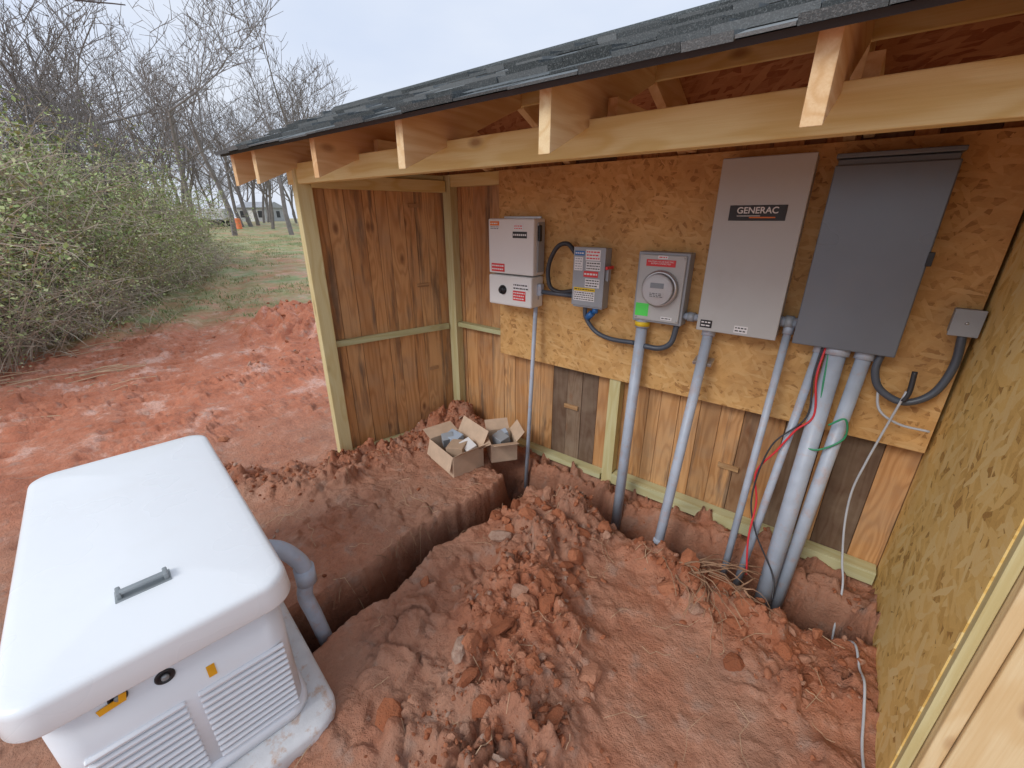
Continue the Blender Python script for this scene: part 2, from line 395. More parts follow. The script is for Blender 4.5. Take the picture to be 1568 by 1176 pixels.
# clods: faceted broken lumps
bm = bmesh.new(); bmesh.ops.create_icosphere(bm, subdivisions=2, radius=1.); bm.verts.ensure_lookup_table()
tv = np.array([v.co[:] for v in bm.verts]); tf = np.array([[v.index for v in f.verts] for f in bm.faces]); bm.free()
rs = np.random.RandomState(5)
def scatter(n, x0, x1, y0, y1, smin, smax, power, flo):
    X = rs.uniform(x0, x1, n * 14); Y = rs.uniform(y0, y1, n * 14)
    z, sp, dm, g = terrain(X, Y)
    keep = (rs.rand(len(X)) < (sp ** 1.2) * .9 + flo + dm * .04)
    keep &= ~((X > -3.0) & (X < -1.3) & (Y < .62) & (Y > -.3))
    X, Y, z = X[keep][:n], Y[keep][:n], z[keep][:n]
    s = smin + (smax - smin) * rs.rand(len(X)) ** power
    return X, Y, z, s
parts = [scatter(3000, -3.6, .45, -.2, 2.75, .004, .022, 3.2, .010), scatter(170, -1.7, .3, 0., 2.2, .022, .065, 2., .0),
         scatter(330, -12, -3.5, .0, 6, .01, .05, 4., .015)]
X = np.concatenate([p[0] for p in parts]); Y = np.concatenate([p[1] for p in parts]); z = np.concatenate([p[2] for p in parts]); s = np.concatenate([p[3] for p in parts])
n = len(X); Vv = np.empty((n, len(tv), 3)); rn = np.empty((n, len(tv)))
for i in range(n):
    pl = rs.randn(9, 3); pl /= np.linalg.norm(pl, axis=1)[:, None]
    dt = np.maximum(tv @ pl.T, .05); k3 = np.minimum((rs.uniform(.5, .85, 9)[None] / dt).min(1), 1.2) + rs.randn(len(tv)) * .035
    v = tv * k3[:, None] * np.array([1.15, rs.uniform(.7, 1.1), rs.uniform(.5, .9)])
    Rm = np.array(Euler((rs.rand() * 1., rs.rand() * 1., rs.rand() * 6.28)).to_matrix())
    Vv[i] = (v @ Rm.T) * s[i] + np.array([X[i], Y[i], z[i] + s[i] * .12]); rn[i] = rs.rand()
F = (tf[None] + (np.arange(n) * len(tv))[:, None, None]).reshape(-1, 3)
mobj('dirt_clods', Vv.reshape(-1, 3).tolist(), F.tolist(), M['clod'], rnd=rn.ravel())

V, F = [], []
for i in range(130):
    x, y = R.uniform(-3.2, .3), R.uniform(.0, 2.3)
    if x < -1.3 and y < .7: continue
    a = R.uniform(0, 6.28); L = R.uniform(.04, .28) ; p = []
    for j in range(5):
        xx = x + math.cos(a) * L * j / 4; yy = y + math.sin(a) * L * j / 4; a += R.uniform(-.35, .35)
        p.append((xx, yy, gz(xx, yy) + .008 + R.uniform(0, .012)))
    tubegeo(p, R.uniform(.0008, .0018), 4, V, F)
mobj('dry_straw', V, F, M['straw'])
V, F = [], []
for i in range(46):
    x, y = R.gauss(-.33, .10), R.gauss(2.16, .08); a = R.uniform(-1.2, .6); L = R.uniform(.12, .35); p = []
    h = gz(x, y)
    for j in range(6):
        t = j / 5; x += math.cos(a) * L / 5; y += math.sin(a) * L / 5; a += R.uniform(-.5, .5)
        p.append((x, y, max(gz(x, y) + .008, h + .05 * math.sin(t * 3.1) + .01)))
    tubegeo(p, [R.uniform(.002, .007) * (1 - .12 * j) for j in range(6)], 5, V, F)
for i in range(130):
    y = R.uniform(.7, 2.3); x = -1.82 + R.choice([-.15, .15]); a = R.uniform(0, 6.28); z0 = R.uniform(-.10, .02); p = []
    for j in range(4):
        p.append((x + math.cos(a) * .025 * j, y + math.sin(a) * .025 * j, z0 - .008 * j * j + .01))
    tubegeo(p, R.uniform(.001, .003), 4, V, F)
mobj('tree_roots', V, F, M['root'])

# ------------------------------------------------------------------ shed
shed = empty('wooden_shed')
x = -2.96
while x < .62:
    w = R.choice([.09, .13, .14, .14, .15, .19]); w = min(w, .64 - x)
    bx('siding_plank', shed, x, x + w - .003, 2.87 + R.uniform(0, .005), 2.895, R.uniform(-.04, .01), 2.50, M['siding'], .0015); x += w
box('siding_light_stop', shed, (-1.15, 2.902, 1.22), (3.7, .006, 2.5), M['dark'], bev=0)  # added dark sheet, keeps light from leaking through the plank gaps
for cx, cz in ((-1.62, .52), (-.38, .42)):
    box('cleat', shed, (cx, 2.862, cz), (.13, .018, .035), M['cleat'])
bx('base_plate', shed, -2.93, -1.27, 2.775, 2.868, .0, .045, M['treat_x'])
bx('base_plate', shed, -1.17, .49, 2.775, 2.868, .0, .085, M['treat_x'])
bx('wall_stud', shed, -1.262, -1.175, 2.788, 2.868, -.06, 2.24, M['treat_z'])
bx('top_plate', shed, -2.86, .49, 2.79, 2.868, 2.243, 2.335, M['pine_x'])
bx('mid_rail', shed, -2.855, -2.30, 2.80, 2.868, 1.035, 1.075, M['treat_x'])
bx('corner_post', shed, -2.955, -2.862, 2.785, 2.868, -.05, 2.335, M['treat_z'])
bx('osb_sheet', shed, -2.31, .485, 2.772, 2.786, .885, 2.335, M['osb_xz'], .001)
P0 = Vector((-2.965, 2.87, 0)); P1 = Vector((-3.27, 1.70, 0)); e = (P1 - P0); LL = e.length; e.normalize(); nin = Vector((-e.y, e.x, 0))
if nin.x < 0: nin = -nin
rz = math.atan2(e.y, e.x)
def lb(name, a, b, t0, t1, z0, z1, mat, bev=.002):
    c = P0 + e * ((a + b) / 2) + nin * ((t0 + t1) / 2)
    return box(name, shed, (c.x, c.y, (z0 + z1) / 2), (b - a, t1 - t0, z1 - z0), mat, (0, 0, rz), bev)
a = 0.
while a < LL - .06:
    w = min(R.choice([.10, .14, .15, .19]), LL - .05 - a)
    if w < .03: break
    lb('side_plank', a, a + w - .003, -.02, R.uniform(0, .004), R.uniform(-.05, 0), 2.42, M['siding'], .0015); a += w
lb('side_light_stop', 0, LL - .06, -.03, -.024, 0, 2.4, M['dark'], 0)  # same added light-blocking sheet behind the side planks
lb('side_rail', .09, LL - .058, .006, .045, 1.005, 1.055, M['treat_x'])
lb('side_top_plate', .08, LL - .04, .006, .085, 2.20, 2.29, M['pine_x'])
lb('side_top_plate', .08, LL - .04, .006, .06, 2.292, 2.33, M['treat_x'])
lb('side_base_plate', .09, LL - .058, .006, .09, .0, .04, M['treat_x'])
for a0, a1, z0 in ((.26, .37, 1.42), (.22, .31, .62), (.30, .40, 2.08)): lb('side_cleat', a0, a1, .005, .018, z0, z0 + .03, M['cleat'])
lb('front_post', LL - .055, LL + .05, -.035, .085, -.25, 2.335, M['treat_z'], .004)
bx('osb_side_sheet', shed, .50, .512, 1.565, 2.868, -.03, 2.52, M['osb_yz'], .001)
bx('stud_block', shed, .514, .60, 1.60, 1.69, -.05, 2.34, M['pine_z'])
bx('post_strip', shed, .505, .532, 1.535, 1.598, -.05, 2.34, M['treat_z'])
bx('front_stud', shed, .535, .575, 1.50, 1.598, -.05, 2.34, M['pine_z'], .004)
bx('front_trim', shed, .578, .80, 1.49, 1.598, -.05, 2.34, M['pine_z'], .004)
bx('front_trim', shed, .803, 1.02, 1.495, 1.598, -.05, 2.34, M['pine_z'], .004)
bx('outer_sheet', shed, .60, .612, 1.60, 2.868, 0, 2.4, M['osb_yz'], 0)
bx('header_beam', shed, -3.34, 1.5, 1.645, 1.70, 2.22, 2.348, M['pine_x'], .004)
bx('header_beam_inner', shed, -3.22, 1.5, 1.703, 1.74, 2.224, 2.345, M['pine_x'], .003)
EY, EZ, RY, SL = 1.335, 2.400, 2.25, .433
RZ = EZ + SL * (RY - EY)
def rafter(xc, w=.048, dep=.200):
    top = lambda y: (EZ - .014 + SL * (y - EY)) if y <= RY else (RZ - .014 - SL * (y - RY))
    for nm, ys in (('rafter', (EY + .045, RY - .012)), ('rafter_back', (3.17, RY + .012))):
        y0, y1 = ys
        V = [(sx * w / 2, y, z_) for sx in (-1, 1) for (y, z_) in ((y0, top(y0)), (y0, top(y0) - dep), (y1, top(y1) - dep), (y1, top(y1)))]
        F = [(0, 1, 2, 3), (7, 6, 5, 4), (0, 4, 5, 1), (1, 5, 6, 2), (2, 6, 7, 3), (3, 7, 4, 0)]
        mobj(nm, V, F, M['pine_y'], shed, loc=(xc, 0, 0), bev=.002)
for xr in (-3.52, -3.19, -2.46, -1.72, -.945, -.165, .62, 1.4): rafter(xr)
bx('ridge_board', shed, -3.5, 1.5, RY - .011, RY + .011, RZ - .21, RZ - .02, M['pine_x'])
for xr in (-2.42, -.90, -.11): bx('ceiling_tie', shed, xr, xr + .04, 1.745, 2.788, 2.345, 2.43, M['pine_y'])
sa = math.atan(SL); X0, X1 = -3.56, 1.6
def slope_box(name, front, s0, s1, t0, t1, mat, x0=X0, x1=X1, bev=0):
    c = (s0 + s1) / 2; h = (t0 + t1) / 2
    sgn = 1 if front else -1
    y0, z0 = (EY, EZ) if front else (RY + (RY - EY), EZ)
    y = y0 + sgn * (math.cos(sa) * c - math.sin(sa) * h); z_ = z0 + math.sin(sa) * c + math.cos(sa) * h
    return box(name, shed, ((x0 + x1) / 2, y, z_), (x1 - x0, s1 - s0, t1 - t0), mat, (sgn * sa, 0, 0), bev)
SLEN = (RY - EY) / math.cos(sa)
slope_box('roof_deck', True, 0, SLEN - .005, -.012, 0., M['osb_xy']); slope_box('roof_deck', False, 0, SLEN - .005, -.012, 0., M['osb_xy'])
slope_box('drip_edge', True, -.004, .05, .0015, .004, M['dark'])
slope_box('drip_edge_face', True, -.008, -.0045, -.013, .004, M['dark'])
for front in (True, False):
    V, F, RN = [], [], []; sgn = 1 if front else -1
    y0, z0 = (EY, EZ) if front else (2 * RY - EY, EZ)
    def sp(x, s_, t): return (x, y0 + sgn * (math.cos(sa) * s_ - math.sin(sa) * t), z0 + math.sin(sa) * s_ + math.cos(sa) * t)
    nc = 8; ex = (SLEN + .02) / nc
    for ci in range(nc):
        x = X0 - R.uniform(0, .1); s0 = -.030 + ci * ex
        while x < X1:
            w = R.uniform(.09, .30); hi = R.random() < .5
            xa, xb = max(x, X0 - .012), min(x + w - .002, X1 + .01); x += w
            if xb - xa < .02: continue
            th = .022 if hi else .008; so = s0 + R.uniform(-.006, .003); base = len(V)
            lift = R.uniform(0, .008)
            for (s_, ta, tb) in ((so, .004 + lift, .004 + th + lift), (so + ex * 1.25, .0045, .0065)):
                for xx in (xa, xb):
                    for t in (ta, tb): V.append(sp(xx, s_, t))
            F += [tuple(base + i for i in f) for f in ((0, 2, 3, 1), (4, 5, 7, 6), (0, 1, 5, 4), (2, 6, 7, 3), (1, 3, 7, 5), (0, 4, 6, 2))]
            RN += [R.random()] * 8
    mobj('shingles', V, F, M['shingle'], shed, rnd=RN)
tube('ridge_cap', shed, [(X0 - .01, RY, RZ + .004), (X1, RY, RZ + .004)], .03, M['shingle'], 8, sm=False)
for gx in (-3.30,):
    V = [(gx, 1.75, 2.34), (gx, 2.86, 2.34), (gx, 2.86, RZ - .03 - SL * .61), (gx, RY, RZ - .03), (gx, 1.75, RZ - .03 - SL * .5)]
    mobj('gable_panel', V + [(v[0] + .012, v[1], v[2]) for v in V], [(0, 1, 2, 3, 4), (9, 8, 7, 6, 5)] + [(i, (i + 1) % 5 , (i + 1) % 5 + 5, i + 5) for i in range(5)], M['osb_yz'], shed)

# ------------------------------------------------------------------ electrical equipment
RY90 = (math.pi / 2, 0, 0)
def label(par, x0, x1, z0, z1, y, mat, lines=0, lm=None):
    bx('label', par, x0, x1, y - .0015, y, z0, z1, mat, 0)
    for i in range(lines):
        zz = z1 - (i + .7) * (z1 - z0) / (lines + .4); hh = (z1 - z0) / (lines + .4) * .2
        xx = x0 + .006
        while xx < x1 - .012:
            ww = R.uniform(.008, .022); ww = min(ww, x1 - .006 - xx)
            bx('label_line', par, xx, xx + ww, y - .0022, y - .0016, zz - hh, zz + hh, lm or M['lblb'], 0); xx += ww + .005
inv = empty('solar_inverter')
bx('upper_cover', inv, -2.29, -1.86, 2.615, 2.76, 1.595, 1.995, M['whitep'], .012)
bx('lower_cover', inv, -2.285, -1.865, 2.605, 2.76, 1.355, 1.585, M['whitep'], .012)
bx('side_fin', inv, -1.858, -1.85, 2.66, 2.74, 1.62, 1.97, M['steelM'], .002)
bx('side_handle', inv, -1.86, -1.838, 2.66, 2.69, 1.84, 1.95, M['dark'], .004)
bx('wall_bracket', inv, -2.25, -1.9, 2.76, 2.771, 1.40, 2.01, M['zinc'])
label(inv, -2.27, -2.18, 1.945, 1.975, 2.614, M['lblo'], 1, M['lblw'])
label(inv, -2.27, -2.18, 1.915, 1.943, 2.614, M['lblw'], 2)
label(inv, -2.05, -1.92, 1.86, 1.905, 2.614, M['lblb'], 1, M['lblw']); label(inv, -2.04, -1.95, 1.915, 1.955, 2.614, M['lblw'], 2, M['lblr'])
label(inv, -2.26, -2.13, 1.61, 1.67, 2.614, M['lblr'], 2, M['lblw']); label(inv, -2.04, -1.89, 1.48, 1.54, 2.604, M['lblw'], 2)
label(inv, -2.04, -1.92, 1.405, 1.478, 2.604, M['lblr'], 3, M['lblw'])
lathe('rotary_switch', inv, [(.036, 0), (.036, .006), (.028, .008), (.026, .025), (.0, .027)], M['dark'], (-2.14, 2.605, 1.475), RY90)
box('switch_grip', inv, (-2.14, 2.575, 1.475), (.012, .014, .05), M['dark'])
dis = empty('disconnect_switch_box')
bx('enclosure', dis, -1.55, -1.32, 2.68, 2.771, 1.405, 1.81, M['steelM'], .005)
bx('door', dis, -1.556, -1.314, 2.668, 2.679, 1.42, 1.815, M['steelM'], .003)
bx('handle_plate', dis, -1.319, -1.295, 2.69, 2.73, 1.60, 1.70, M['steelM'], .003); bx('handle_lever', dis, -1.297, -1.28, 2.64, 2.735, 1.68, 1.70, M['lblr'], .003)
label(dis, -1.545, -1.47, 1.76, 1.79, 2.667, M['bluef'], 1, M['lblw']); label(dis, -1.46, -1.35, 1.73, 1.80, 2.667, M['lblw'], 3, M['lblr'])
label(dis, -1.455, -1.345, 1.665, 1.725, 2.667, M['lblw'], 3); label(dis, -1.47, -1.36, 1.62, 1.66, 2.667, M['lblr'], 1, M['lblw'])
label(dis, -1.545, -1.48, 1.66, 1.75, 2.667, M['lblw'], 5, M['steelM']); label(dis, -1.455, -1.345, 1.55, 1.61, 2.667, M['lblw'], 3)
label(dis, -1.54, -1.375, 1.455, 1.52, 2.667, M['lblw'], 4); label(dis, -1.54, -1.375, 1.522, 1.545, 2.667, M['lbly'], 1)
met = empty('electric_meter_box')
bx('enclosure', met, -1.09, -.775, 2.675, 2.771, 1.37, 1.805, M['steelM'], .006)
bx('cover', met, -1.075, -.79, 2.66, 2.674, 1.385, 1.79, M['steelL'], .006)
lathe('meter_ring', met, [(.112, 0), (.112, .02), (.104, .03), (.092, .03), (.092, .0)], M['zinc'], (-.925, 2.66, 1.59), RY90, 40)
lathe('meter_body', met, [(.09, 0), (.088, .05), (.08, .055), (0.0, .0555)], M['lblw'], (-.925, 2.66, 1.59), RY90, 40)
bx('meter_display', met, -.965, -.885, 2.602, 2.6043, 1.60, 1.63, M['steelM'], 0)
label(met, -.97, -.88, 1.545, 1.575, 2.6042, M['lblw'], 3)
lathe('meter_dome', met, [(.092, 0), (.092, .065), (.088, .08), (.07, .088), (.0, .09)], M['glass'], (-.925, 2.66, 1.59), RY90, 40)
bx('red_notice', met, -1.03, -.85, 2.6575, 2.6595, 1.722, 1.762, M['lblr'], 0); text('notice_text', met, 'CAUTION: SOLAR ELECTRIC\nSYSTEM CONNECTED', .0125, M['lblw'], (-.94, 2.657, 1.744), RY90)
label(met, -.96, -.90, 1.767, 1.787, 2.6595, M['lblw'], 1, M['lblr'])
label(met, -1.07, -.985, 1.41, 1.49, 2.6595, M['lblg']); label(met, -.90, -.83, 1.40, 1.42, 2.6595, M['lblw'], 1)
for dx, dz in ((-1.062, 1.40), (-.80, 1.40), (-.80, 1.775)): lathe('screw', met, [(.006, 0), (.005, .003), (0, .004)], M['zinc'], (dx, 2.66, dz), RY90, 10)
ats = empty('transfer_switch_panel')
bx('enclosure', ats, -.67, -.262, 2.66, 2.771, 1.38, 2.282, M['steelL'], .005)
bx('door', ats, -.675, -.258, 2.642, 2.658, 1.375, 2.287, M['steelL'], .005)
bx('name_plate', ats, -.60, -.335, 2.6385, 2.6415, 1.985, 2.06, M['lblb'], .002)
text('name_text', ats, 'GENERAC', .043, M['lblw'], (-.467, 2.638, 2.034), RY90, .0007)
bx('name_stripe', ats, -.50, -.38, 2.6375, 2.6384, 1.998, 2.004, M['lblo'], 0); bx('name_sub', ats, -.56, -.45, 2.6375, 2.6384, 2.007, 2.010, M['lblw'], 0)
label(ats, -.655, -.59, 1.395, 1.44, 2.6415, M['lblb'], 2, M['lblw']); label(ats, -.47, -.40, 1.39, 1.43, 2.6415, M['lblw'], 2)
pan = empty('electrical_panel')
bx('enclosure', pan, -.175, .235, 2.665, 2.771, 1.385, 2.25, M['steelD'], .005)
bx('door', pan, -.182, .242, 2.648, 2.663, 1.375, 2.225, M['steelD'], .006)
bx('rain_hood', pan, -.185, .245, 2.638, 2.771, 2.252, 2.272, M['steelD'], .004)
bx('latch', pan, .235, .256, 2.64, 2.66, 1.80, 1.86, M['dark'], .002)
jb = empty('junction_box')
bx('body', jb, .395, .485, 2.70, 2.771, 1.51, 1.62, M['steelM'], .005); bx('cover', jb, .39, .49, 2.69, 2.699, 1.505, 1.625, M['steelM'], .003)
lathe('screw', jb, [(.007, 0), (.005, .004), (0, .005)], M['zinc'], (.44, 2.69, 1.565), RY90, 10)

def conduit(pts, r, fit=True, mat='pvc', sm=False):
    o = empty('electrical_conduit')
    tube('pipe', o, pts, r, M[mat], 20, sm)
    if fit:
        a, b = Vector(pts[0]), Vector(pts[1]); d = (b - a).normalized()
        tube('coupling', o, [a, a + d * .055], r * 1.28, M['pvc'], 20, False)
    return o
conduit([(-1.885, 2.70, 1.47), (-1.86, 2.56, -.22)], .0165)
c1 = conduit([(-1.035, 2.72, 1.375), (-1.01, 2.57, -.25)], .036); tube('yellow_band', c1, [(-1.035, 2.7195, 1.36), (-1.0347, 2.7175, 1.33)], .048, M['lbly'], 20, False)
c2 = conduit([(-.615, 2.72, 1.385), (-.615, 2.26, -.26)], .030); box('strap', c2, (-.615, 2.705, 1.17), (.11, .075, .02), M['zinc'], (.3, 0, 0))
tube('bell_end', c2, [(-.615, 2.345, .035), (-.615, 2.30, -.09)], .036, M['pvc'], 20, False)
conduit([(-.215, 2.72, 1.46), (-.225, 2.40, -.26)], .020)
conduit([(-.055, 2.72, 1.385), (-.15, 2.40, -.25)], .021)
conduit([(.02, 2.72, 1.385), (.005, 2.36, -.27)], .044)
c7 = conduit([(.135, 2.72, 1.385), (.068, 2.42, -.27)], .033)
cc = conduit([(-.262, 2.72, 1.47), (-.175, 2.72, 1.47)], .028, False); tube('ring', cc, [(-.24, 2.72, 1.47), (-.20, 2.72, 1.47)], .036, M['steelM'], 18, False)
cc = conduit([(-.775, 2.72, 1.43), (-.67, 2.72, 1.43)], .022, False); tube('ring', cc, [(-.75, 2.72, 1.43), (-.71, 2.72, 1.43)], .029, M['steelM'], 18, False)
cc = conduit([(-1.86, 2.70, 1.475), (-1.55, 2.70, 1.475)], .017, False, 'flex'); box('conduit_body', cc, (-1.86, 2.70, 1.49), (.06, .05, .09), M['pvc'], bev=.01)
def cable(pts, r, mat): return tube('power_cable', None, pts, r, M[mat], 10)
cable([(-1.56, 2.70, 1.77), (-1.63, 2.70, 1.83), (-1.71, 2.69, 1.80), (-1.775, 2.69, 1.67), (-1.76, 2.69, 1.53), (-1.68, 2.70, 1.49), (-1.56, 2.70, 1.51)], .016, 'black')
cable([(-1.47, 2.72, 1.41), (-1.46, 2.72, 1.33), (-1.38, 2.72, 1.24), (-1.25, 2.71, 1.205), (-1.07, 2.70, 1.21)], .016, 'flex')
cable([(-1.0, 2.70, 1.20), (-.90, 2.71, 1.20), (-.83, 2.71, 1.25), (-.81, 2.72, 1.37)], .018, 'flex')
cable([(.195, 2.70, 1.385), (.19, 2.69, 1.29), (.23, 2.69, 1.20), (.33, 2.69, 1.155), (.42, 2.70, 1.22), (.455, 2.71, 1.36), (.445, 2.72, 1.51)], .017, 'flex')
cable([(.215, 2.70, 1.25), (.25, 2.69, 1.10), (.34, 2.69, 1.04), (.46, 2.70, 1.03)], .006, 'greyw')
g = empty('flex_fitting'); tube('gland', g, [(-1.385, 2.71, 1.405), (-1.385, 2.71, 1.37)], .022, M['bluef'], 12, False); tube('gland_nut', g, [(-1.40, 2.70, 1.37), (-1.44, 2.71, 1.33)], .024, M['bluef'], 12, False)
tube('electrical_wire', None, [(.33, 2.67, 1.32), (.335, 2.66, 1.22), (.325, 2.66, 1.17)], .011, M['black'], 8)
wp = [(.325, 2.66, 1.22), (.29, 2.67, .95), (.27, 2.66, .80), (.255, 2.66, .62), (.27, 2.65, .42), (.31, 2.62, .2)]
for (wx_, wy_) in ((.345, 2.56), (.365, 2.42), (.39, 2.3), (.41, 2.18), (.43, 2.06), (.44, 1.95), (.45, 1.84), (.455, 1.72), (.46, 1.6), (.475, 1.48), (.47, 1.36)):
    wp.append((wx_, wy_, max(gz(wx_, wy_), gz(wx_ - .03, wy_ - .05)) + .02))
tube('electrical_wire', None, wp, .0055, M['greyw'], 8)
tube('electrical_wire', None, [(-.03, 2.70, 1.39), (-.035, 2.64, 1.22), (.0, 2.60, 1.02), (-.06, 2.58, .92), (-.12, 2.56, .78), (-.19, 2.54, .62), (-.15, 2.5, .45), (-.14, 2.42, .25), (-.10, 2.34, .06)], .0055, M['redw'], 8)
tube('electrical_wire', None, [(-.015, 2.70, 1.39), (.0, 2.64, 1.2), (.02, 2.60, .99), (.0, 2.57, .86), (.06, 2.56, .85), (.15, 2.60, .93), (.13, 2.56, 1.05), (.07, 2.56, 1.0)], .005, M['greenw'], 8)
tube('electrical_wire', None, [(-.045, 2.69, 1.39), (-.05, 2.64, 1.22), (-.03, 2.6, 1.0), (-.15, 2.56, .8), (-.18, 2.5, .5), (-.12, 2.45, .3), (0.02, 2.38, .1), (.05, 2.3, .0)], .0045, M['black'], 8)

# ------------------------------------------------------------------ generator
gen = empty('standby_generator', (-2.17, .175, 0), rad(-8.0))
def rr(hl, hw, r_, z_, n=10):
    out = []
    for cx, cy, a0 in ((hl - r_, hw - r_, 0), (-hl + r_, hw - r_, 90), (-hl + r_, -hw + r_, 180), (hl - r_, -hw + r_, 270)):
        for i in range(n + 1):
            a = rad(a0 + 90 * i / n); out.append((cx + r_ * math.cos(a), cy + r_ * math.sin(a), z_))
    return out
def shell(name, par, hl, hw, r0, prof, mat, crown=0, capb=True):
    V, F = [], []; m = 44
    for ins, z_ in prof: V += rr(hl - ins, hw - ins, max(r0 - ins * .6, .02), z_)
    for i in range(len(prof) - 1):
        for j in range(m):
            a = i * m + j; b = i * m + (j + 1) % m; F.append((a, b, b + m, a + m))
    F.append(tuple((len(prof) - 1) * m + j for j in range(m)))
    if capb: F.append(tuple(range(m))[::-1])
    return mobj(name, V, F, mat, par, smooth=True)
shell('lid', gen, .775, .370, .095, [(.03, .690), (.004, .691), (.0, .694), (-.002, .70), (.001, .745), (.003, .774), (.005, .786), (.011, .795), (.020, .800), (.04, .8035), (.08, .808), (.14, .8135), (.22, .820), (.30, .825), (.34, .826)], M['lid'])
shell('body', gen, .728, .325, .08, [(0, .095), (0, .70)], M['body'])
shell('skirt', gen, .745, .340, .09, [(0, .085), (0, .12), (.012, .128), (.02, .13)], M['body'])
shell('pad', gen, .85, .42, .12, [(0, -.06), (0, .06), (.008, .072), (.03, .078), (.05, .078)], M['pad'])
fx = .728
for (ya, yb) in ((-.265, -.015), (.02, .295)):
    for i in range(12):
        zc = .475 - i * .030
        box('louver', gen, (fx + .005, (ya + yb) / 2, zc), (.017, yb - ya, .019), M['body'], (0, rad(28), 0), .005)
        box('louver_shade_strip', gen, (fx - .0005, (ya + yb) / 2, .46 - i * .030), (.003, yb - ya - .012, .006), M['steelM'], bev=0)  # grey strip painting the shadow between slats, no real opening
RX = (0, math.pi / 2, 0)
for yy, zz, rr_ in ((-.145, .645, .024), (-.035, .625, .027)):
    lathe('lock_ring', gen, [(rr_, 0), (rr_, .004), (rr_ * .8, .008), (rr_ * .7, .003), (0, .003)], M['dark'], (fx, yy, zz), RX)
    lathe('lock_core', gen, [(rr_ * .4, 0), (rr_ * .38, .010), (0, .011)], M['handle'], (fx, yy, zz), RX)
box('tape_tag', gen, (fx + .008, -.165, .632), (.003, .06, .022), M['yellow'], (rad(8), 0, 0), 0)
box('tape_tag', gen, (fx + .012, -.135, .645), (.003, .018, .03), M['yellow'], (rad(-12), 0, 0), 0)
box('tape_tag', gen, (fx + .003, .075, .545), (.003, .024, .05), M['yellow'], (0, 0, 0), 0)
box('handle_recess', gen, (.50, -.02, .8225), (.062, .15, .006), M['handle'], bev=.001)
box('handle_bar', gen, (.508, -.02, .842), (.022, .125, .012), M['handle'], bev=.004)
for yy in (-.083, .043): box('handle_foot', gen, (.50, yy, .835), (.045, .014, .026), M['handle'], bev=.004)
gc = empty('electrical_conduit')
tube('elbow', gc, [(-1.82, .45, .64), (-1.77, .54, .60), (-1.735, .60, .50), (-1.735, .61, .42)], .037, M['pvc'], 20)
tube('coupling', gc, [(-1.735, .61, .46), (-1.737, .612, .37)], .046, M['pvc'], 20, False)
tube('lower_bend', gc, [(-1.737, .612, .38), (-1.765, .60, .27), (-1.755, .62, .12), (-1.80, .70, -.4)], .036, M['pvc'], 20)

# ------------------------------------------------------------------ cardboard boxes
def carton(loc, rz_, s, flaps, name='cardboard_box'):
    o = empty(name, loc, rz_); L, W, H = s; t = .005
    box('bottom', o, (0, 0, t / 2), (L, W, t), M['carddk'], bev=0)
    for sx in (-1, 1): box('end', o, (sx * L / 2, 0, H / 2 + t), (t, W - t, H), M['card'], bev=.001)
    for sy in (-1, 1): box('side', o, (0, sy * W / 2, H / 2 + t), (L + t, t, H), M['card'], bev=.001)
    fl = W * .48
    for (sx, sy), an in zip(((1, 0), (-1, 0), (0, 1), (0, -1)), flaps):
        an = rad(an)
        if sx: c = (sx * (L / 2 + math.cos(an) * fl / 2), 0, H + t + math.sin(an) * fl / 2); box('flap', o, c, (fl, W - .01, t * .7), M['card'], (0, -sx * an, 0), .001)
        else: c = (0, sy * (W / 2 + math.cos(an) * fl / 2), H + t + math.sin(an) * fl / 2); box('flap', o, c, (L - .01, fl, t * .7), M['card'], (sy * an, 0, 0), .001)
    return o
cb = carton((-2.36, 2.22, gz(-2.36, 2.22) + .0), rad(-14), (.40, .29, .19), (38, 15, 62, -75))
box('boxed_part', cb, (-.08, .03, .17), (.13, .11, .14), M['partb'], (.2, .15, .3), .003)
box('boxed_part', cb, (-.10, -.02, .19), (.08, .10, .10), M['steelM'], (.1, .4, -.3), .003)
box('boxed_part', cb, (.07, -.02, .165), (.15, .14, .12), M['carddk'], (.1, -.1, .6), .003)
box('boxed_part', cb, (.10, .06, .15), (.12, .10, .16), M['lblw'], (.25, .3, .1), .003)
cb2 = carton((-2.09, 2.50, gz(-2.15, 2.58) + .01), rad(-38), (.26, .22, .17), (20, 40, 50, -20))
box('boxed_part', cb2, (0, 0, .13), (.12, .10, .12), M['steelM'], (.2, .15, .5), .003)
box('boxed_part', cb2, (-.05, .04, .14), (.07, .08, .12), M['partb'], (.3, .1, .1), .003)

